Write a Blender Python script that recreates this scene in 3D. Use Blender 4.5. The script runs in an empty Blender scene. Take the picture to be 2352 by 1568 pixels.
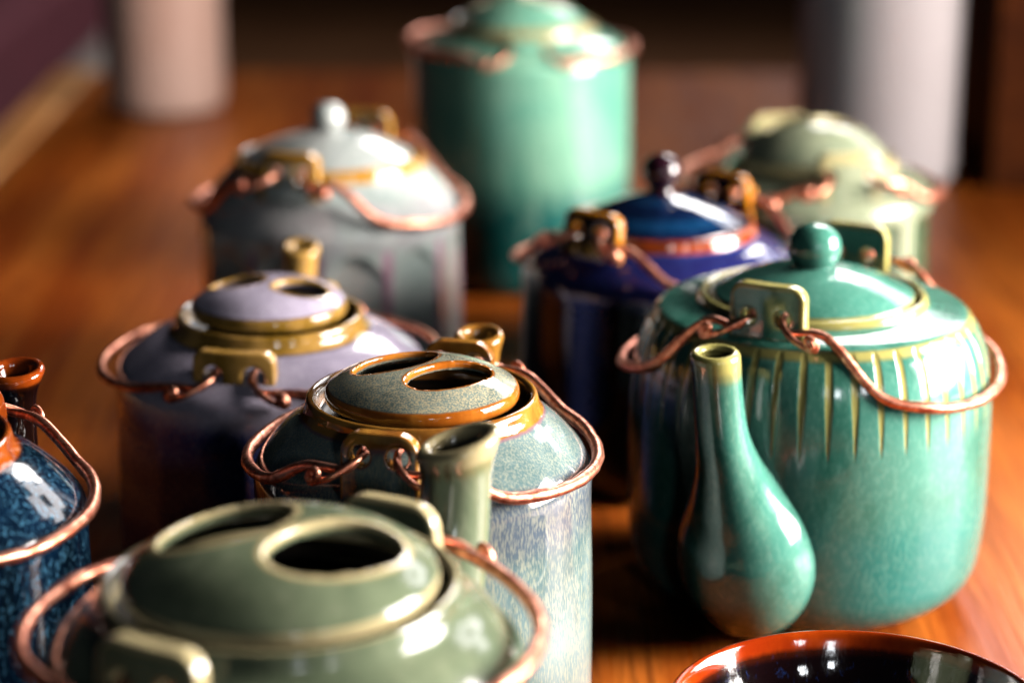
import bpy, bmesh, math, random
import numpy as np
from mathutils import Vector
R_ = math.radians
sc = bpy.context.scene
C = sc.collection

# ------------------------------------------------------------------ camera
cam = bpy.data.cameras.new('camera')
cam_o = bpy.data.objects.new('camera', cam); C.objects.link(cam_o)
cam_o.location = (0, 0, .326)
cam_o.rotation_euler = (R_(90 - 17), 0, 0)
cam.sensor_width = 36; cam.lens = 36 * 5330 / 2352
cam.clip_start = .02; cam.clip_end = 60
cam.dof.use_dof = True
cam.dof.focus_distance = .693
cam.dof.aperture_fstop = (cam.lens / 1000) / .0160
cam.dof.aperture_blades = 9
sc.camera = cam_o

# ------------------------------------------------------------------ world, exposure
w = bpy.data.worlds.new('World'); sc.world = w; w.use_nodes = True
w.node_tree.nodes['Background'].inputs[0].default_value = (.50, .62, .80, 1)
w.node_tree.nodes['Background'].inputs[1].default_value = .014
sc.view_settings.view_transform = 'Standard'
sc.view_settings.look = 'None'
sc.view_settings.exposure = 0.0
sc.view_settings.gamma = 1.0
sc.cycles.diffuse_bounces = 0
sc.cycles.glossy_bounces = 3

# ------------------------------------------------------------------ lamps: the daylit windows of the room, plus an added sheen lamp
def pane(loc, target, sx, sy, radiance, col, spread=180, name='pane_light'):
    L = bpy.data.lights.new(name, 'AREA'); L.shape = 'RECTANGLE'
    L.spread = R_(spread); L.size = sx; L.size_y = sy; L.energy = radiance * math.pi * sx * sy; L.color = col
    o = bpy.data.objects.new(name, L); C.objects.link(o)
    o.location = loc
    d = Vector(target) - Vector(loc)
    o.rotation_euler = d.to_track_quat('-Z', 'Z').to_euler()
    return o

def window(cx, cy, cz, tx, ty, nw, nh, pw, ph, gap, rad, col, spread=180):
    """a paned window, or an added lamp grid, standing upright at (cx,cy,cz), facing (tx,ty); every pane is one lamp"""
    d = Vector((tx - cx, ty - cy, 0)).normalized(); s = Vector((-d.y, d.x, 0))
    for i in range(nw):
        for j in range(nh):
            a = (i - (nw - 1) / 2) * (pw + gap); b = (j - (nh - 1) / 2) * (ph + gap)
            p = Vector((cx, cy, cz)) + s * a + Vector((0, 0, b))
            pane(p, p + d, pw, ph, rad, col, spread)

DAY = (1.0, .93, .88)
window(.94, .70, .38, 0, .72, 2, 2, .25, .26, .02, 26, DAY, 92)        # big low windows on the right
window(1.25, 1.08, .42, .1, 1.20, 2, 2, .14, .16, .02, 26, DAY)
window(1.64, 6.08, 3.18, .15, .9, 3, 3, .50, .50, .06, 24, (1, .95, .93))  # beyond, right
window(.50, -1.5, .70, 0, .7, 2, 2, .075, .09, .012, 34, (.9, .95, 1))     # behind the camera
window(1.20, -1.25, .75, 0, .7, 2, 2, .075, .09, .012, 34, (.95, .97, 1))

window(3.4, 5.4, 2.9, .1, .9, 2, 2, 1.05, .95, .08, 5.5, (1, .96, .97))   # added broad dim lamp, far right, for pale sheen on lids and shoulders

# ------------------------------------------------------------------ material helpers
def nodes(name):
    m = bpy.data.materials.new(name); m.use_nodes = True
    nt = m.node_tree; N = nt.nodes; L = nt.links
    return m, N, L, N['Principled BSDF']
def S(s):   # '#rrggbb' -> linear
    s = s.lstrip('#'); v = [int(s[i:i + 2], 16) / 255 for i in (0, 2, 4)]
    return tuple(x / 12.92 if x <= .04045 else ((x + .055) / 1.055) ** 2.4 for x in v) + (1,)
def mix(N, L, f, a, b):
    n = N.new('ShaderNodeMix'); n.data_type = 'RGBA'
    for sock, val in ((n.inputs[0], f), (n.inputs[6], a), (n.inputs[7], b)):
        if hasattr(val, 'is_linked') or hasattr(val, 'links'): L.new(val, sock)
        else: sock.default_value = val
    return n.outputs[2]
def mth(N, L, op, a, b=0.0, c=0.0, clamp=False):
    n = N.new('ShaderNodeMath'); n.operation = op; n.use_clamp = clamp
    for sock, val in zip(n.inputs, (a, b, c)):
        if hasattr(val, 'links'): L.new(val, sock)
        else: sock.default_value = val
    return n.outputs[0]
def smooth(N, L, v, lo, hi, a=0., b=1.):
    n = N.new('ShaderNodeMapRange'); n.interpolation_type = 'SMOOTHSTEP'
    L.new(v, n.inputs[0]); n.inputs[1].default_value = lo; n.inputs[2].default_value = hi
    n.inputs[3].default_value = a; n.inputs[4].default_value = b
    return n.outputs[0]
def noise(N, L, co, scale, stretch=(1, 1, 1), detail=3, rough=.55, dist=0.):
    mp = N.new('ShaderNodeMapping'); mp.inputs['Scale'].default_value = stretch
    L.new(co, mp.inputs[0])
    n = N.new('ShaderNodeTexNoise'); n.inputs['Scale'].default_value = scale
    n.inputs['Detail'].default_value = detail; n.inputs['Roughness'].default_value = rough
    n.inputs['Distortion'].default_value = dist
    L.new(mp.outputs[0], n.inputs['Vector'])
    return n.outputs['Fac']

def glaze(name, a, b, zone, speck, fringe, rim, speck_amt=.6, sz=(700, (1, 1, .33)), thr=(.5, .62),
          big=28, rough=.07, rim2=None, ewob=.22, zwob=.3):
    m, N, L, P = nodes(name)
    tc = N.new('ShaderNodeTexCoord'); co = tc.outputs['Object']
    ae = N.new('ShaderNodeAttribute'); ae.attribute_name = 'edge'
    az = N.new('ShaderNodeAttribute'); az.attribute_name = 'zone'
    n1 = noise(N, L, co, big, (1, 1, .6), 5, .6, .6)
    n2 = noise(N, L, co, sz[0], sz[1], 2, .5, .3)
    n3 = noise(N, L, co, 260, (1, 1, .25), 3, .6)
    n4 = noise(N, L, co, 70, (1, 1, .5), 4, .6)
    col = mix(N, L, smooth(N, L, n1, .36, .64), S(a), S(b))
    zz = mth(N, L, 'ADD', az.outputs['Fac'], mth(N, L, 'MULTIPLY_ADD', n4, zwob, -zwob / 2))
    col = mix(N, L, smooth(N, L, zz, .2, .8), col, S(zone))
    sp = mth(N, L, 'MULTIPLY', smooth(N, L, n2, thr[0], thr[1]), smooth(N, L, n1, .25, .6, .35, 1.))
    sp = mth(N, L, 'MULTIPLY', sp, speck_amt)
    col = mix(N, L, sp, col, S(speck))
    e = mth(N, L, 'ADD', ae.outputs['Fac'], mth(N, L, 'MULTIPLY_ADD', n3, ewob, -ewob / 2))
    ef = smooth(N, L, e, .12, .5)
    er = smooth(N, L, e, .45, .8)
    col = mix(N, L, mth(N, L, 'MULTIPLY', ef, .8), col, S(fringe))
    rc = mix(N, L, smooth(N, L, n4, .35, .65), S(rim), S(rim2 or rim))
    col = mix(N, L, er, col, rc)
    L.new(col, P.inputs['Base Color'])
    L.new(smooth(N, L, n4, .3, .7, rough + .01, rough + .07), P.inputs['Roughness'])
    P.inputs['IOR'].default_value = 1.5
    P.inputs['Coat Weight'].default_value = .35; P.inputs['Coat Roughness'].default_value = .03
    bp = N.new('ShaderNodeBump'); bp.inputs['Strength'].default_value = .16; bp.inputs['Distance'].default_value = .0012
    hsum = mth(N, L, 'MULTIPLY_ADD', n3, .18, n4)
    L.new(hsum, bp.inputs['Height']); L.new(bp.outputs[0], P.inputs['Normal'])
    return m

def copper(name='copper', dark=.5):
    m, N, L, P = nodes(name)
    tc = N.new('ShaderNodeTexCoord'); co = tc.outputs['Object']
    n1 = noise(N, L, co, 180, (1, 1, 1), 4, .65, 1.2)
    n2 = noise(N, L, co, 60, (1, 1, 3), 3, .6)
    col = mix(N, L, smooth(N, L, n1, .35, .62), S('#9c5440'), S('#f0a88a'))
    col = mix(N, L, smooth(N, L, n2, .5, .75, 0, .4), col, S('#d07858'))
    L.new(col, P.inputs['Base Color'])
    P.inputs['Metallic'].default_value = 1
    L.new(smooth(N, L, n1, .3, .7, .44, .30), P.inputs['Roughness'])
    bp = N.new('ShaderNodeBump'); bp.inputs['Strength'].default_value = .25; bp.inputs['Distance'].default_value = .0004
    L.new(n1, bp.inputs['Height']); L.new(bp.outputs[0], P.inputs['Normal'])
    return m
COPPER = copper()

def wood(name, c1, c2, c3, rough=.3, scale=1.0):
    m, N, L, P = nodes(name)
    tc = N.new('ShaderNodeTexCoord'); co = tc.outputs['Object']
    g1 = noise(N, L, co, 34 * scale, (1, .09, 1), 6, .62, .8)
    g2 = noise(N, L, co, 260 * scale, (1, .035, 1), 4, .7, .3)
    g3 = noise(N, L, co, 7 * scale, (1, .35, 1), 3, .5, 1.5)
    col = mix(N, L, smooth(N, L, g1, .34, .66), S(c1), S(c2))
    col = mix(N, L, smooth(N, L, g2, .44, .68, 0, .5), col, S(c3))
    col = mix(N, L, smooth(N, L, g3, .56, .80, 0, .55), col, S(c3))
    L.new(col, P.inputs['Base Color'])
    P.inputs['Specular IOR Level'].default_value = .07
    L.new(smooth(N, L, g2, .3, .7, rough * .8, rough * 1.3), P.inputs['Roughness'])
    bp = N.new('ShaderNodeBump'); bp.inputs['Strength'].default_value = .35; bp.inputs['Distance'].default_value = .001
    L.new(g2, bp.inputs['Height']); L.new(bp.outputs[0], P.inputs['Normal'])
    return m

def plain(name, c, c2, rough=.6, scale=30, spec=.5):
    m, N, L, P = nodes(name)
    tc = N.new('ShaderNodeTexCoord')
    n = noise(N, L, tc.outputs['Object'], scale, (1, 1, 1), 5, .6)
    L.new(mix(N, L, smooth(N, L, n, .35, .65), S(c), S(c2)), P.inputs['Base Color'])
    P.inputs['Roughness'].default_value = rough
    P.inputs['Specular IOR Level'].default_value = spec
    return m

# ------------------------------------------------------------------ mesh helpers
def make(name, V, F, mat, parent=None, edge=None, zone=None):
    V = np.asarray(V, dtype=np.float32)
    me = bpy.data.meshes.new(name); me.from_pydata(V.tolist(), [], F if isinstance(F, list) else F.tolist())
    me.materials.append(mat)
    for nm, val in (('edge', edge), ('zone', zone)):
        at = me.attributes.new(nm, 'FLOAT', 'POINT')
        if val is not None: at.data.foreach_set('value', np.clip(np.asarray(val, dtype=np.float32), 0, 1))
    me.shade_smooth(); me.update()
    o = bpy.data.objects.new(name, me); C.objects.link(o)
    if parent: o.parent = parent
    return o

def chaikin(P, n=3):
    P = [np.array(p, float) for p in P]
    for _ in range(n):
        Q = [P[0]]
        for a, b in zip(P[:-1], P[1:]): Q += [a * .75 + b * .25, a * .25 + b * .75]
        Q.append(P[-1]); P = Q
    return np.array(P)
def resample(P, step):
    d = np.r_[0, np.cumsum(np.linalg.norm(np.diff(P, axis=0), axis=1))]
    n = max(4, int(d[-1] / step))
    t = np.linspace(0, d[-1], n + 1)
    return np.stack([np.interp(t, d, P[:, k]) for k in range(P.shape[1])], 1)
def catmull(P, n=10):
    P = [np.array(p, float) for p in P]; P = [2 * P[0] - P[1]] + P + [2 * P[-1] - P[-2]]
    out = []
    for i in range(1, len(P) - 2):
        for k in range(n):
            t = k / n; a, b, c, d = P[i - 1:i + 3]
            out.append(.5 * ((2 * b) + (-a + c) * t + (2 * a - 5 * b + 4 * c - d) * t * t + (-a + 3 * b - 3 * c + d) * t ** 3))
    out.append(P[-2]); return np.array(out)

def revolve(prof, seg, disp=None):
    """prof: (n,2) of r,z, from the bottom axis outwards; returns V, F, r, z, theta"""
    n = len(prof); th = np.arange(seg) * 2 * np.pi / seg
    r = np.repeat(prof[:, 0][:, None], seg, 1); z = np.repeat(prof[:, 1][:, None], seg, 1); T = np.repeat(th[None], n, 0)
    rr = r.copy()
    if disp is not None: rr = r + disp(r, z, T)
    V = np.stack([rr * np.sin(T), -rr * np.cos(T), z], -1).reshape(-1, 3)
    i = np.arange(n - 1)[:, None]; j = np.arange(seg)[None]; k = (j + 1) % seg
    F = np.stack([i * seg + j, i * seg + k, (i + 1) * seg + k, (i + 1) * seg + j], -1).reshape(-1, 4).tolist()
    return V, F, r.ravel(), z.ravel(), T.ravel()

def sweep(path, rad, seg=16, caps=True, up=(0, 0, 1)):
    """tube along path with varying radius"""
    path = np.asarray(path); n = len(path)
    T = np.gradient(path, axis=0); T /= np.linalg.norm(T, axis=1)[:, None] + 1e-12
    N0 = np.cross(T[0], up)
    if np.linalg.norm(N0) < 1e-3: N0 = np.cross(T[0], (1, 0, 0))
    N0 /= np.linalg.norm(N0); V = []; Ns = []
    for i in range(n):
        N0 = N0 - T[i] * N0.dot(T[i]); N0 /= np.linalg.norm(N0); B = np.cross(T[i], N0)
        a = np.arange(seg) * 2 * np.pi / seg
        V.append(path[i] + rad[i] * (np.cos(a)[:, None] * N0 + np.sin(a)[:, None] * B))
    V = np.concatenate(V); F = []
    for i in range(n - 1):
        for j in range(seg):
            k = (j + 1) % seg; F.append([i * seg + j, i * seg + k, (i + 1) * seg + k, (i + 1) * seg + j])
    if caps:
        F.append(list(range(seg))[::-1]); F.append([(n - 1) * seg + j for j in range(seg)])
    return V, F

def remeshed(V, F, cutters, voxel, iters):
    """cut, round off by voxel remesh + smoothing, and return plain arrays"""
    me = bpy.data.meshes.new('tmp'); me.from_pydata([tuple(map(float, v)) for v in V], [], F)
    o = bpy.data.objects.new('tmp', me); C.objects.link(o)
    tmp = []
    for (cv, cf) in cutters:
        cm = bpy.data.meshes.new('tmpc'); cm.from_pydata([tuple(map(float, v)) for v in cv], [], cf)
        co = bpy.data.objects.new('tmpc', cm); C.objects.link(co); tmp.append(co)
        b = o.modifiers.new('b', 'BOOLEAN'); b.operation = 'DIFFERENCE'; b.solver = 'EXACT'; b.object = co
    r = o.modifiers.new('r', 'REMESH'); r.mode = 'VOXEL'; r.voxel_size = voxel
    s = o.modifiers.new('s', 'SMOOTH'); s.factor = .5; s.iterations = iters
    dg = bpy.context.evaluated_depsgraph_get(); ev = o.evaluated_get(dg); m2 = ev.to_mesh()
    nv = len(m2.vertices); A = np.empty(nv * 3, np.float32); m2.vertices.foreach_get('co', A)
    FF = [list(p.vertices) for p in m2.polygons]
    ev.to_mesh_clear()
    for q in tmp + [o]:
        mm = q.data; bpy.data.objects.remove(q); bpy.data.meshes.remove(mm)
    return A.reshape(-1, 3), FF

def prism(outline, y0, y1, axis='y'):
    n = len(outline); V = []
    for t in (y0, y1):
        for (a, b) in outline: V.append((a, t, b) if axis == 'y' else (a, b, t))
    F = [list(range(n)), list(range(n, 2 * n))[::-1]]
    for i in range(n):
        j = (i + 1) % n; F.append([j, i, n + i, n + j])
    if axis != 'y': F = [f[::-1] for f in F]
    return V, F
def ellipse(cx, cy, a, b, ang, n=48):
    return [(cx + a * math.cos(t) * math.cos(ang) - b * math.sin(t) * math.sin(ang),
             cy + a * math.cos(t) * math.sin(ang) + b * math.sin(t) * math.cos(ang)) for t in [2 * math.pi * k / n for k in range(n)]]
def sstep(x, a, b):
    t = np.clip((x - a) / (b - a), 0, 1); return t * t * (3 - 2 * t)

def tagt(o, label, cat, group=None, kind=None):
    if label: o['label'] = label
    if cat: o['category'] = cat
    if group: o['group'] = group
    if kind: o['kind'] = kind
def empty(name, loc, rz=0):
    o = bpy.data.objects.new(name, None); C.objects.link(o); o.location = loc; o.rotation_euler = (0, 0, rz)
    o.empty_display_size = .02
    return o

INSIDE = plain('inside_shade', '#0b0a09', '#15120f', .35, 40, .2)  # near-black colour puts the shade of the cavity into the inner walls

# ------------------------------------------------------------------ teapot pieces (local frame: lugs on the Y axis, front lug at -Y)
def body(root, p, mat):
    R, rs, zt, drop, br = p['R'], p['rs'], p['zt'], p['drop'], p.get('base_round', .008)
    ze = zt - drop
    sh = p.get('shoulder')
    if sh is None:
        sh = [(R * .985, ze - .010), (R * .992, ze - .003), (R * .975, ze + .001), (rs + (R - rs) * .72, ze + drop * .30),
              (rs + (R - rs) * .42, ze + drop * .58), (rs + .0035, zt - .0055), (rs + .0015, zt - .003), (rs + .0012, zt - .001)]
    prof = [(0, .003), (R * .9 - br * 1.0, .003), (R * .92 - br, 0), (R - br * .75, .0002), (R - br * .12, br * .35), (R, br * 1.1),
            (R * 1.0, br * 2), (R * 1.0, zt * .45)] + sh + \
           [(rs + .0006, zt + .0012), (rs - .0006, zt + .0012), (rs - .0018, zt + .0002), (rs - .0022, zt - .0058), (rs - .0075, zt - .0068), (rs - .0085, zt - .009),
            (R - .008, ze - .008), (R - .006, ze - .02), (R - .005, .02), (R - .012, .006), (0, .006)]
    P = resample(chaikin(prof, 3), p.get('step', .0012))
    V, F, r, z, T = revolve(P, p.get('seg', 200), p.get('disp'))
    cw = p.get('collar', .006)
    e = 1 - sstep(r, rs + cw * .6, rs + cw * 1.6)
    e = e * (z > zt - .02)
    zone = p['zonef'](r, z, T) if 'zonef' in p else None
    if 'edgef' in p: e = np.maximum(e, p['edgef'](r, z, T))
    o = make('body', V, F, mat, root, e, zone)
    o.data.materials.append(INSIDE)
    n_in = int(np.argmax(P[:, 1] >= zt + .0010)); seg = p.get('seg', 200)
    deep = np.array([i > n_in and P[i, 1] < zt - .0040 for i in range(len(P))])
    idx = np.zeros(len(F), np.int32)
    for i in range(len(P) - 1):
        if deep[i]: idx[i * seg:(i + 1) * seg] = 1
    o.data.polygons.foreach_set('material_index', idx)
    return o

def lid(root, p, mat):
    Rl, h, zt = p['Rl'], p['lh'], p['zt'] + .0008
    up = p.get('lidz', 0)
    fl = p.get('flat', 2.3)
    t = p.get('lidt', .0028); top = [(Rl * k, h * (1 - k ** fl)) for k in (0, .2, .4, .55, .7, .8, .88, .94)]
    top[0] = (0, h)
    prof = top + [(Rl * .985, .0006), (Rl, -.0012), (Rl * .995, -.0032), (Rl * .96, -.0044)]
    prof += [(Rl * k, h * (1 - k ** fl) - t) for k in (.86, .7, .5, .25)] + [(0, h - t)]
    prof = np.array(prof)
    ang = p['az']   # world -> local
    if p.get('holes'):
        V, F, *_ = revolve(resample(chaikin(prof, 2), .0012)[::-1], 96)
        n = len(V)
        # close the axis with fans replaced by collapsed rings (merge)
        Vr = []; idx = []; mp = {}
        for v in V:
            k = tuple(np.round(v, 7))
            if k not in mp: mp[k] = len(Vr); Vr.append(v)
            idx.append(mp[k])
        FF = []
        for f in F:
            g = []
            for i in f:
                if idx[i] not in g: g.append(idx[i])
            if len(g) > 2: FF.append(g)
        cut = []; hol = []
        for (ox, oy, a, b, wa) in p['holes']:
            c, s = math.cos(ang), math.sin(ang)
            lx, ly = ox * c - oy * s, ox * s + oy * c
            hol.append((lx, ly, a, b, wa + ang))
            cut.append(prism(ellipse(lx, ly, a, b, wa + ang), -.03, .04, 'z'))
        V, F = remeshed(Vr, FF, cut, p.get('voxel', .00055), 8)
        r = np.hypot(V[:, 0], V[:, 1])
        e = sstep(r, Rl - p.get('lw', .0035), Rl - .0005)
        for (lx, ly, a, b, g) in hol:
            x = V[:, 0] - lx; y = V[:, 1] - ly
            X = (x * math.cos(g) + y * math.sin(g)); Y = (-x * math.sin(g) + y * math.cos(g))
            k = np.sqrt((X / a) ** 2 + (Y / b) ** 2) + 1e-6
            gr = np.sqrt((X / a ** 2) ** 2 + (Y / b ** 2) ** 2) / k + 1e-6
            d = np.abs(k - 1) / gr
            hw = p.get('hw', .0028)
            dep = h * (1 - np.minimum(r / Rl, 1) ** fl) - V[:, 2]
            e = np.maximum(e, (1 - sstep(d, hw * .35, hw * 1.25)) * (1 - sstep(dep, .0012, .0028)))
    else:
        P = resample(chaikin(prof, 2), .0009)
        V, F, r, z, T = revolve(P, 160)
        e = sstep(r, Rl - p.get('lw', .003), Rl - .0004)
        if 'lid_edgef' in p: e = np.maximum(e, p['lid_edgef'](r, z, T))
    V = V + np.array([0, 0, zt + up])
    zn = p['lid_zone'](np.hypot(V[:, 0], V[:, 1])) if 'lid_zone' in p else np.full(len(V), p.get('lidzone', 0.))
    lo = make('lid', V, F, mat, root, e, zn)
    if p.get('knob'):
        kr, kz = p['knob']
        prof = [(kr * .9, h - .0022), (kr * .68, h + .0008), (kr * .60, (kz - kr * .8 + h) / 2 + .0012), (kr * .6, kz - kr * .78), (kr * .95, kz - kr * .35), (kr * 1.06, kz + .05 * kr),
                (kr * .93, kz + kr * .6), (kr * .5, kz + kr * .95), (0, kz + kr)]
        V, F, r, z, T = revolve(resample(chaikin(prof, 3), .0006), 64)
        V = V + np.array([0, 0, zt + up])
        make('knob', V, F, p.get('knob_mat', mat), lo, None, np.full(len(V), p.get('knobzone', 0.)))
    return lo

def lug(root, p, mat, sgn):
    s = p.get('ls', 1.); wd, hg, th = p.get('lug', (.023, .020, .0042)); wd *= s; hg *= s; th *= s
    rl, zb = p['rl'], p['zt'] + p.get('lugtop', .004) - hg
    rc = p.get('lugr', .006) * s; o = []
    w2 = wd / 2
    tw = w2 * p.get('taper', .96)
    for cx, a0 in ((tw - rc, 0), (-(tw - rc), 90)):
        for k in range(9):
            a = R_(a0 + 90 * k / 8); o.append((cx + rc * math.cos(a), hg - rc + rc * math.sin(a)))
    o += [(-w2, 0), (w2, 0)]
    V, F = prism(o, -th / 2, th / 2)
    hx, hz, hr = p.get('hole', (.0054, .0115, .0029)); hx *= s; hz *= s; hr *= s
    cut = [prism(ellipse(q * hx, hz, hr, hr * 1.05, 0, 32), -.02, .02) for q in (-1, 1)]
    V, F = remeshed(V, F, cut, .00045, 7)
    x, y, z = V.T.copy()
    # distance to the plate outline
    dx = w2 * .98 - np.abs(x); dz = hg - z
    qx = np.maximum(np.abs(x) - (w2 - rc), 0); qz = np.maximum(z - (hg - rc), 0)
    d = np.where((qx > 0) & (qz > 0), rc - np.hypot(qx, qz), np.minimum(dx, dz))
    e = 1 - sstep(d, p.get('le', .0009), p.get('le', .0009) * 2.6)
    if p.get('lugfull'):
        e = np.maximum(e, sstep(z / hg, p['lugfull'] - .18, p['lugfull'] + .18))
    for q in (-1, 1):
        dh = np.hypot(x - q * hx, z - hz) - hr
        e = np.maximum(e, .8 * (1 - sstep(dh, .0002, .0014)))
    lean = p.get('lean', .12)
    yy = y - x ** 2 / (2 * rl) * .8 - z * lean * 0 + (z - hg * .5) * (-lean)
    V = np.stack([x, -(rl + yy), z + zb], 1)
    if sgn > 0: V = V * np.array([-1, -1, 1])
    return make('lug', V, F, mat, root, e, np.full(len(V), p.get('lugzone', .3)))

def spout(root, p, mat):
    pts = p['spout']     # (rho, z, r)
    sg = p['spout_side']
    P = catmull(pts, 9)
    n = len(P)
    slant = p.get('slant', 0.)
    wall = .0016 * p.get('ls', 1)
    path = [(q[0], q[1]) for q in P]; rad = [q[2] for q in P]
    T = np.gradient(np.array(path), axis=0); T /= np.linalg.norm(T, axis=1)[:, None]
    rings = []
    for i in range(n): rings.append((path[i], T[i], rad[i], max(0, (i - n * .72) / (n * .28)), i / n))
    # rolled lip, then down the inside
    pe, te, re = np.array(path[-1]), T[-1], rad[-1]
    for a in (30, 60, 90, 120, 150, 180):
        rr = re - wall + wall * math.cos(R_(a)); off = te * wall * math.sin(R_(a)) * 1.1
        rings.append((pe + off, te, rr, 1, 1.0))
    for i in range(n - 1, int(n * .55), -1):
        rings.append((path[i], T[i], max(rad[i] - 2 * wall, .002), max(0, (i - n * .72) / (n * .28)), 1.05 + (n - i) / n))
    seg = 40; V = []; E = []
    for (c, t, r, k, u) in rings:
        N2 = np.array([t[1], -t[0]])  # outward normal in the rho,z plane
        for j in range(seg):
            a = 2 * math.pi * j / seg
            q = np.array(c) + r * math.cos(a) * N2 + t * (-slant * k * r * math.cos(a - R_(p.get('slant_dir', 0))))
            V.append((r * math.sin(a) * p.get('spw', 1.), -q[0], q[1]))
            E.append(u)
    F = []
    for i in range(len(rings) - 1):
        for j in range(seg):
            k = (j + 1) % seg; F.append([i * seg + j, (i + 1) * seg + j, (i + 1) * seg + k, i * seg + k])
    F.append(list(range(seg)))
    V = np.array(V); E = np.array(E)
    e = np.where(E <= 1.0, sstep(E, p.get('spe', .82), 1.0), 1 - sstep(E, 1.05, 1.3))
    sa = R_(p.get('spout_az', 0))
    c, s = math.cos(sa), math.sin(sa)
    V = np.stack([V[:, 0] * c - V[:, 1] * s, V[:, 0] * s + V[:, 1] * c, V[:, 2]], 1)
    if sg > 0: V = V * np.array([-1, -1, 1])
    V[:, 0] += p.get('spx', 0.) * np.maximum(0, V[:, 2] - .036)
    zn = np.full(len(V), p.get('spzone', 0.))
    return make('spout', V, F, mat, root, e, zn)

def handle(root, p, side):
    s = p.get('ls', 1.); rl = p['rl']; zt = p['zt']
    hx = p.get('hole', (.0054, .0115, .0029))[0] * s
    wd, hg, th = p.get('lug', (.023, .020, .0042))
    zh = zt + p.get('lugtop', .004) - hg * s + p.get('hole', (.0054, .0115, .0029))[1] * s
    Rh = p.get('Rh', p['R'] + .0012); zs = zt - p.get('side_drop', {-1: .017, 1: .017})[side]
    tk = p.get('wire', .0021) * .90
    pts = []
    def end(e):
        return [(side * hx * .95, e * (rl - .0045 * s), zh + .0012), (side * hx, e * (rl + .0005), zh + .0002), (side * (hx + .003 * s), e * (rl + .0048 * s), zh - .0032)]
    A = end(-1); B = end(1)[::-1]
    arc = []
    rnd = random.Random(int(p['R'] * 1e5) + side)
    for k in range(9):
        f = R_(24 + 132 * k / 8)
        w = .0003 * (rnd.random() - .5) * 2
        q = math.sin(f); tt = (q - math.sin(R_(24))) / (1 - math.sin(R_(24)))
        zz = zh - .004 + (zs - zh + .004) * tt ** p.get('zex', .42) + w
        rr = (rl + .0065 * s) * (1 - min(1, tt * 1.6)) + Rh * min(1, tt * 1.6)
        rr = max(rr, p['R'] * .96 if tt > .2 else rr)
        arc.append((side * rr * math.sin(f), -rr * math.cos(f), zz))
    P = catmull(A + arc + B, 8); n = len(P)
    u = np.linspace(0, 1, n); m = np.minimum(u, 1 - u)
    P[1:-1] += np.array([[rnd.uniform(-1, 1) * 0.00007 for _ in range(3)] for _ in range(n - 2)])
    rad = tk * (.50 + .50 * sstep(m, .06, .30)) * (1 + .05 * np.sin(u * 57 + side) + .03 * np.sin(u * 131))
    V, F = sweep(P, rad, 14)
    h = make('handle', V, F, COPPER, root)
    # the thin bent-back wire ends, each rolled into a small curl
    for e in (-1, 1):
        k = s
        a = np.array([(side * hx * .8, e * (rl - .003 * k), zh), (side * (hx + .0005), e * (rl + .0035 * k), zh - .0010),
                      (side * (hx + .006 * k), e * (rl + .0085 * k), zh - .0042), (side * (hx + .0115 * k), e * (rl + .0082 * k), zh - .0066 * k)])
        tail = catmull(a, 8)
        c0 = tail[-1]; sp = []
        d = tail[-1] - tail[-2]; d /= np.linalg.norm(d); upv = np.array([0, 0, 1.]) ; r0 = .0022 * k
        cen = c0 + upv * r0
        for q in range(1, 30):
            aa = q * .33; rr = r0 * (1 - .6 * q / 30)
            sp.append(cen + d * rr * math.sin(aa) - upv * rr * math.cos(aa) + np.array([0, e * .0006 * k * q / 30 * 2, 0]))
        PP = np.vstack([tail, sp])
        V, F = sweep(PP, np.linspace(.0011, .0008, len(PP)) * k * p.get('curlw', 1.), 10)
        make('wire_curl', V, F, COPPER, h)
    return h

def teapot(p, mat, label, lidmat=None, spoutmat=None):
    az = R_(p['azd']); p['az'] = az
    root = empty('teapot', (p['x'], p['y'], 0), -az)
    tagt(root, label, 'teapot', 'glazed teapots with copper wire handles')
    body(root, p, mat); lid(root, p, lidmat or mat)
    for sg in (-1, 1): lug(root, p, p.get('lugmat', mat), sg)
    if p.get('spout'): spout(root, p, spoutmat or mat)
    for sd in (-1, 1): handle(root, p, sd)
    return root

def spout_std(rb, z0, rm, zm, r0=.017, rn=.0085, rmo=.0085):
    """pear shaped foot on the body, thin neck rising to the mouth"""
    return [(rb - .010, z0 - .022, r0 * .35), (rb - .006, z0 - .014, r0 * .8), (rb - .002, z0, r0), (rb + (rm - rb) * .3, z0 + (zm - z0) * .25, r0 * .85),
            (rb + (rm - rb) * .62, z0 + (zm - z0) * .47, (r0 + rn) * .42 + .0006), (rb + (rm - rb) * .85, z0 + (zm - z0) * .68, rn * 1.08),
            (rb + (rm - rb) * .95, z0 + (zm - z0) * .88, rn), (rm, zm, rmo)]

# ------------------------------------------------------------------ setting
TOP = wood('table_wood', '#9c4510', '#cc7028', '#4c1f0c', .33)
def box(name, lo, hi, mat, bev=.004, parent=None):
    bm = bmesh.new(); bmesh.ops.create_cube(bm, size=1)
    for v in bm.verts:
        for k in range(3): v.co[k] = lo[k] + (v.co[k] + .5) * (hi[k] - lo[k])
    bmesh.ops.bevel(bm, geom=bm.edges[:], offset=bev, segments=3, affect='EDGES', profile=.6)
    me = bpy.data.meshes.new(name); bm.to_mesh(me); bm.free(); me.materials.append(mat)
    o = bpy.data.objects.new(name, me); C.objects.link(o)
    if parent: o.parent = parent
    return o
tb = empty('table', (0, 0, 0)); tagt(tb, 'glossy orange-brown wooden table that all the teapots stand on', 'table')
t_top = box('tabletop', (-.322, -.3, -.035), (1.1, 1.78, 0), TOP, .003, tb)
EDGE = wood('edge_wood', '#e09a5c', '#f0b478', '#b06a34', .35)
box('edge_board', (-.352, -.3, -.040), (-.3235, 1.78, .002), EDGE, .004, tb)
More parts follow.
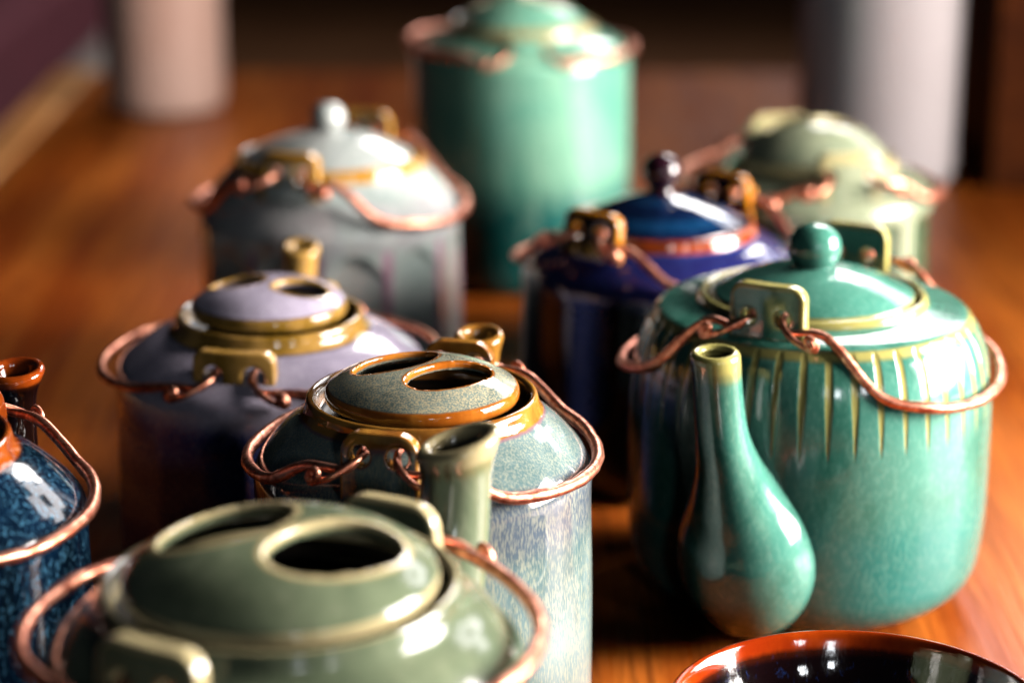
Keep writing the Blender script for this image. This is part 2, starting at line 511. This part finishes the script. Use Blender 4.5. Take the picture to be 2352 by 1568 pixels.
for lx in (-.28, 1.03):
    for ly in (-.22, 1.70):
        box('leg', (lx - .03, ly - .03, -.72), (lx + .03, ly + .03, -.036), TOP, .004, tb)
fl = box('floor', (-7, -3, -.80), (6, 7.49, -.721), plain('floor_stone', '#6e4526', '#7d5230', .6, 3), .002); tagt(fl, None, None, kind='structure')
wl = box('wall', (-7, 7.5, -.72), (6, 7.65, 1.9), plain('wall_dark', '#2c180c', '#3a2212', .8, 2), .002); tagt(wl, None, None, kind='structure')
be = empty('bench', (-1.1, 2.6, -.72)); tagt(be, 'blurred bench with dark maroon cushion beyond the left edge of the table', 'bench')
be2 = box('seat', (-.8, -1.5, .25), (.50, 1.9, .33), plain('grey_cloth', '#a09890', '#b8b0a8', .8, 20), .01, be)
be3 = box('cushion', (-.8, -.62, .332), (.36, 1.7, .50), plain('maroon_cloth', '#5c1c2c', '#6e2436', .85, 20), .03, be)
for lx in (-.7, .4):
    for ly in (-1.4, 1.8): box('leg', (lx - .03, ly - .03, .001), (lx + .03, ly + .03, .249), TOP, .004, be)

# ------------------------------------------------------------------ blurred pale vessels at the back
WHITE = plain('white_porcelain', '#e6dada', '#ece0e0', .22, 12)
PINKW = plain('pinkish_porcelain', '#e8b8a4', '#eec4b2', .35, 12)
def vessel(x, y, R, H, mat, label):
    prof = [(0, .003), (R * .8, .003), (R * .84, 0), (R * .96, .001), (R, .008), (R, .03), (R, H * .8), (R * .99, H - .004), (R * .985, H), (R * .95, H + .001), (R * .93, H - .003),
            (R * .93, .02), (R * .8, .008), (0, .008)]
    V, F, *_ = revolve(resample(chaikin(prof, 2), .004), 96)
    o = make('vase', V, F, mat); o.location = (x, y, 0)
    tagt(o, label, 'vase'); return o
vessel(.227, 1.42, .0495, .34, WHITE, 'tall white cylindrical vase standing out of focus behind the pale green teapot')
vessel(-.248, 1.64, .042, .34, PINKW, 'tall pinkish cylindrical vase standing out of focus at the far left of the table')

bxm = wood('dark_box_wood', '#5a2c16', '#7a3e1c', '#2c140a', .5, 1.2)
bx = empty('wooden_box', (.447, 1.505, 0)); tagt(bx, 'dark brown wooden box at the right edge, behind the tall white vase', 'box')
box('side_panel', (-.155, -.12, .0005), (.155, -.108, .30), bxm, .002, bx)
box('side_panel', (-.155, .108, .0005), (.155, .12, .30), bxm, .002, bx)
box('side_panel', (-.155, -.1075, .0005), (-.143, .1075, .30), bxm, .002, bx)
box('side_panel', (.143, -.1075, .0005), (.155, .1075, .30), bxm, .002, bx)
box('lid', (-.160, -.125, .3005), (.160, .125, .315), bxm, .003, bx)

# ------------------------------------------------------------------ teapots
SPOUT_BACK = dict(spout_side=1)
# B: the teapot in focus
mB = glaze('glaze_slate_cream', '#506769', '#74898a', '#4f5a66', '#aeab90', '#7a5560', '#84501e', .55, (1900, (1, 1, .22)), (.42, .64), 30, .05, '#a8762e', ewob=.3)
mBl = glaze('glaze_slate_lid', '#50605e', '#78867e', '#7a5c58', '#baaa84', '#74512f', '#8f4a12', .8, (1900, (1, 1, 1)), (.44, .60), 45, .05, '#b47026', ewob=.5)
B = dict(x=-.0272, y=.6676, zt=.1048, R=.0522, rs=.0342, drop=.0205, Rl=.0297, lh=.0068, lidz=.0020, azd=13, rl=.0465, lugtop=.0040,
         lug=(.0240, .0205, .0046), lugr=.0065, hole=(.0056, .0135, .0031), lugfull=.74, le=.0006, collar=.0026, lw=.0018, hw=.0016,
         holes=[(.0082, -.0066, .0148, .0087, R_(42)), (-.0082, .0066, .0148, .0087, R_(42))], flat=3.6,
         zonef=lambda r, z, T: sstep(z, .055, .078) * (1 - sstep(z, .086, .092)) * .8 + .0, side_drop={-1: .0185, 1: .0185},
         spout=spout_std(.050, .045, .0715, .1020, rmo=.0084, rn=.0072), spe=.55, slant=-.28, lean=.05)
teapot({**B, **SPOUT_BACK}, mB, 'slate blue teapot with cream flecks and orange rims, sharpest of all the teapots', mBl)

# A: olive green, nearest
mA = glaze('glaze_olive', '#56624c', '#747f64', '#3d5038', '#90937a', '#7a7650', '#b4a67c', .25, (300, (1, 1, .5)), (.5, .7), 24, .10)
A = dict(x=-.0563, y=.5231, zt=.105, R=.0605, rs=.0430, drop=.0185, Rl=.0390, lh=.0108, lidt=.0036, lidz=.0022, azd=29, rl=.0530, lugtop=.0045, ls=1.25,
         lug=(.0235, .0170, .0040), lugr=.005, hole=(.0052, .0085, .0024), le=.0009, collar=.0005, lw=.0006, hw=.0030,
         holes=[(.0140, -.0074, .0182, .0128, R_(42)), (-.0140, .0074, .0182, .0128, R_(42))], flat=3.6,
         side_drop={-1: .0125, 1: .0125}, Rh=.0632, wire=.0022, curlw=1.0,
         spout=spout_std(.058, .045, .082, .1150, rmo=.0114, rn=.0097, r0=.018), slant=-.38, slant_dir=-40, spout_az=-1.5, spe=.8)
teapot({**A, **SPOUT_BACK}, mA, 'olive green teapot with two big lid openings, nearest to the camera at the bottom left')

# C: lilac and ochre
def c_disp(r, z, T):
    fa = 2 * np.pi / 10; tl = (T + .2 + fa / 2) % fa - fa / 2
    k = sstep(.068 - z, 0, .012) * sstep(z, .006, .012) * (r > .05)
    return -k * np.maximum(0, r - r * math.cos(fa / 2) / np.cos(tl)) * .75
mC = glaze('glaze_lilac_blue', '#9a92a6', '#b4aabc', '#3a4888', '#cfc6d6', '#1d2340', '#80601e', .5, (900, (1, 1, .6)), (.5, .7), 30, .08, '#b88e4a')
Cc = dict(x=-.0864, y=.7941, zt=.0935, R=.0560, rs=.0322, drop=.0170, Rl=.0280, lh=.0076, azd=10, rl=.0455, lugtop=.0000, ls=1.05,
          lug=(.0285, .0225, .0050), lugr=.004, hole=(.0068, .0140, .0036), lugfull=.15, le=.0010, collar=.0032, lw=.0018, hw=.0022,
          holes=[(.0116, -.0038, .0094, .0086, R_(20)), (-.0116, .0038, .0094, .0086, R_(20))], flat=3.6, lidz=.0036,
          disp=c_disp, seg=300, zonef=lambda r, z, T: 1 - sstep(z, .058, .078), side_drop={-1: .0170, 1: .0150}, Rh=.0600, wire=.0019, spout_az=6, lean=.0,
          spout=spout_std(.050, .042, .0715, .0985, rmo=.0074, rn=.0062), spe=.45, slant=-.35, lugzone=.0)
teapot({**Cc, **SPOUT_BACK}, mC, 'lilac teapot with ochre rim and lugs and a dark blue lower body')

# D: dark blue at the left edge
mD = glaze('glaze_midnight', '#020812', '#05182c', '#1a0c0a', '#4f86a4', '#1c1210', '#5e2206', .55, (1000, (1, 1, .5)), (.52, .70), 40, .05, '#8e4410')
D = dict(x=-.1760, y=.6124, zt=.110, R=.0560, rs=.0345, drop=.0210, Rl=.0305, lh=.0080, azd=18, rl=.0470, lugtop=.003,
         lug=(.0235, .0165, .0046), lugr=.0065, hole=(.0056, .0095, .0031), lugfull=.5, le=.0008, collar=.0030, lw=.003, hw=.0026,
         holes=[(.0082, -.0066, .0135, .0068, R_(40)), (-.0082, .0066, .0135, .0068, R_(40))],
         side_drop={-1: .0180, 1: .0200}, Rh=.0575, wire=.0021,
         spout=spout_std(.052, .045, .0730, .1075, rmo=.0092, rn=.0068), spe=.86, slant=-.25, spzone=.0)
mDs = glaze('glaze_brown_black', '#070303', '#140604', '#0a0306', '#2a1010', '#2a0e04', '#6e2808', .3, (500, (1, 1, .5)), (.6, .75), 30, .03, '#8e3c0c')
teapot({**D, **SPOUT_BACK}, mD, 'dark speckled blue teapot with rust brown spout, cut off by the left photo edge', None, mDs)

# E: grey white with facets and a knob
def e_disp(r, z, T):
    fa = 2 * np.pi / 12; tl = (T + fa / 2) % fa - fa / 2
    arch = .079 - .012 * (tl / (fa / 2)) ** 2
    k = sstep(arch - z, 0, .003) * sstep(z, .006, .012) * (r > .05)
    return -k * np.maximum(0, r - r * math.cos(fa / 2) / np.cos(tl)) * 1.5
def e_zone(r, z, T):
    fa = 2 * np.pi / 12; tl = np.abs((T + fa / 2) % fa - fa / 2) / (fa / 2)
    return sstep(tl, .72, .95) * (z < .080) * .9 + (z >= .080) * sstep(r, .045, .05) * .35
mE = glaze('glaze_pale_grey', '#8f9c98', '#aeb2ae', '#a47c8e', '#ccc6ca', '#a88a5a', '#a8782c', .3, (260, (1, 1, .5)), (.5, .7), 30, .07)
E = dict(x=-.0790, y=.9807, zt=.1095, R=.0570, rs=.0400, drop=.0215, Rl=.0368, lh=.0118, azd=16, rl=.0475, lugtop=.0115, ls=1.05,
         lug=(.0255, .0190, .0044), lugr=.005, hole=(.0058, .0105, .0034), lugfull=.75, le=.0018, collar=.0016, lw=.0016, flat=1.9,
         knob=(.0072, .0158), disp=e_disp, zonef=e_zone, seg=360, side_drop={-1: .0200, 1: .0215}, Rh=.0590, wire=.0023,
         spout=spout_std(.054, .042, .071, .096), lugzone=.0)
teapot({**E, **SPOUT_BACK, 'spout_az': 0}, mE, 'pale grey teapot with faceted body and round lid knob, behind the lilac teapot')

# F: tall green at the back
mF = glaze('glaze_jade', '#5fa08a', '#84b89c', '#0d625e', '#9cc0a8', '#8a9a68', '#a89c70', .3, (200, (1, 1, .5)), (.5, .7), 22, .12)
Fp = dict(x=.0047, y=1.1954, zt=.1325, R=.0572, rs=.0370, drop=.0140, Rl=.0340, lh=.0150, azd=-4, rl=.0460, lugtop=.001, ls=1.0,
          lug=(.0240, .0170, .0044), lugr=.005, hole=(.0096, .0085, .0032), le=.0010, collar=.0018, lw=.0018, hw=.003, flat=2.2,
          holes=[(.0125, -.0040, .0120, .0075, R_(20)), (-.0125, .0040, .0120, .0075, R_(20))], voxel=.0008,
          zonef=lambda r, z, T: 1 - sstep(z, .02, .085), side_drop={-1: .0080, 1: .0120}, Rh=.0580, wire=.0026,
          spout=spout_std(.052, .05, .070, .115))
teapot({**Fp, **SPOUT_BACK}, mF, 'tall jade green teapot standing farthest back, lid cut by the top edge')

# G: dark blue and purple with a knob
mG = glaze('glaze_ink_blue', '#04070f', '#061026', '#1f2154', '#3a4f88', '#17406e', '#6a2c12', .25, (260, (1, 1, .5)), (.55, .7), 26, .05, '#a04010')
mGl = glaze('glaze_ink_lid', '#050e26', '#091c3e', '#0a3052', '#30507e', '#2a1236', '#5a2810', .25, (260, (1, 1, .5)), (.55, .7), 26, .05)
mGk = glaze('glaze_aubergine', '#150812', '#2c0f1a', '#150812', '#5a3040', '#2c0f1a', '#5a2410', .25, (260, (1, 1, .5)), (.55, .7), 26, .05)
mGu = glaze('glaze_rust_black', '#060508', '#0c0a10', '#060508', '#20202a', '#5a3406', '#b06c0a', .25, (260, (1, 1, .5)), (.55, .7), 26, .05)
G = dict(x=.0592, y=.8994, zt=.1010, R=.0560, rs=.0366, drop=.0165, Rl=.0338, lh=.0110, azd=40, rl=.0450, lugtop=.0125, ls=1.0,
         lug=(.0275, .0185, .0042), lugr=.005, hole=(.0058, .0105, .0028), le=.0010, collar=.0020, lw=.0005, flat=1.9,
         knob=(.0076, .0192), knob_mat=mGk, lugmat=mGu, side_drop={-1: .0180, 1: .0160}, Rh=.0580, wire=.0021,
         zonef=lambda r, z, T: sstep(z, .068, .088) * .95, lid_zone=lambda r: np.exp(-((r - .027) / .0035) ** 2) + .7 * np.exp(-((r - .011) / .004) ** 2),
         spout=spout_std(.052, .042, .0690, .1000, rmo=.0075, rn=.0065), spe=.5, spout_az=8, curlw=1.4)
teapot({**G, **SPOUT_BACK}, mG, 'dark ink blue teapot with purple shoulder, rust lid ring and dark round knob', mGl, mGu)

# H: pale green with recessed panels
def h_panel(T, z):
    fa = 2 * np.pi / 6; tl = np.abs((T + fa / 2) % fa - fa / 2)
    return (1 - sstep(tl, R_(22), R_(26))) * sstep(z, .012, .017) * (1 - sstep(z, .079, .084))
mH = glaze('glaze_sage', '#78846c', '#949a7e', '#35503a', '#c0c4a8', '#a8a070', '#b4a878', .25, (260, (1, 1, .5)), (.5, .7), 26, .09)
Hh = dict(x=.1338, y=1.0144, zt=.1020, R=.0555, rs=.0360, drop=.0140, Rl=.0340, lh=.0165, azd=-14, rl=.0450, lugtop=.0110, ls=1.05,
          lug=(.0270, .0200, .0044), lugr=.004, hole=(.0098, .0105, .0032), le=.0022, collar=.0018, lw=.0018, hw=.0026, flat=2.8,
          holes=[(.0100, -.0010, .0095, .0070, R_(20)), (-.0120, .0010, .0095, .0065, R_(20))], voxel=.0008,
          disp=lambda r, z, T: -.0022 * h_panel(T, z) * (r > .0515), zonef=lambda r, z, T: h_panel(T, z) * (r > .0515), seg=360,
          side_drop={-1: .0100, 1: .0140}, Rh=.0575, wire=.0024, spout=spout_std(.052, .042, .0700, .0980), spout_az=0)
teapot({**Hh, **SPOUT_BACK}, mH, 'pale sage green teapot with recessed body panels, in front of the tall white vase')

# I: turquoise with flutes and the spout towards the camera
NF = 44
def i_groove(T, z):
    fa = 2 * np.pi / NF; tl = np.abs((T + fa / 2) % fa - fa / 2) / (fa / 2)
    w = .30 * np.clip(np.minimum((z - .068) / .020, 1), 0, 1) * np.clip((.1045 - z) / .003, 0, 1)
    return np.where(w > .001, 1 - sstep(tl, w * .55, w * 1.15 + .02), 0) * sstep(w, 0.0, .08)
mI = glaze('glaze_turquoise', '#33705f', '#4f8d7c', '#2a7a70', '#8fbfaa', '#8a8850', '#a8a05c', .22, (700, (1, 1, .55)), (.4, .75), 34, .10)
I = dict(x=.1033, y=.7674, zt=.1085, R=.0628, rs=.0376, drop=.0200, Rl=.0350, lh=.0100, azd=26, rl=.0455, lugtop=.0150, ls=1.05,
         lug=(.0255, .0255, .0046), lugr=.005, hole=(.0056, .0150, .0024), le=.0009, collar=.0016, lw=.0008, flat=2.0, seg=NF * 26, step=.0009,
         knob=(.0090, .0150), base_round=.026,
         shoulder=[(.0628, .070), (.0618, .082), (.0600, .091), (.0572, .0985), (.0548, .1015), (.0532, .1040), (.0505, .1050), (.0420, .1062), (.0392, .1068), (.0392, .1085)],
         disp=lambda r, z, T: -.0003 * i_groove(T, z) * (r > .0535),
         edgef=lambda r, z, T: np.maximum(i_groove(T, z) * (r > .0540), np.exp(-((r - .0540) / .0012) ** 2) * (z > .098) * .9),
         zonef=lambda r, z, T: 1 - sstep(z, .02, .07) + 0 * r,
         side_drop={-1: .0260, 1: .0255}, Rh=.0650, wire=.0020, lugzone=.0, lean=.0,
         spout=[(.042, .012, .010), (.0475, .0165, .0180), (.0525, .024, .0228), (.0560, .034, .0240), (.0605, .046, .0212), (.0665, .057, .0155), (.0715, .068, .0112), (.0760, .080, .0088), (.0780, .094, .0080), (.0790, .1075, .0080)],
         spout_side=-1, spout_az=0, spx=-.070, spe=.90)
teapot(I, mI, 'turquoise teapot with fluted shoulder and a pear shaped spout towards the camera')

# ------------------------------------------------------------------ bowl in front
mJ = glaze('glaze_tenmoku', '#080404', '#120608', '#0a1030', '#1e3a70', '#3a1204', '#8a2806', .35, (500, (1, 1, .5)), (.60, .75), 30, .04, '#a83c08')
Rb = .0535
prof = [(0, .004), (.022, .004), (.023, 0), (.027, 0), (.028, .004), (.040, .012), (Rb - .004, .026), (Rb, .0385), (Rb + .0002, .0402), (Rb - .0012, .0405), (Rb - .0025, .0385),
        (Rb - .0065, .027), (.040, .016), (.024, .008), (0, .0065)]
V, F, r, z, T = revolve(resample(chaikin(prof, 3), .0008), 220)
bw = make('bowl', V, F, mJ, None, sstep(z, .031, .0395), (1 - sstep(z, .018, .028)) * .9)
bw.location = (.0966, .5864, 0)
tagt(bw, 'dark brown glazed bowl with a rust orange rim, cut off at the bottom right corner', 'bowl')
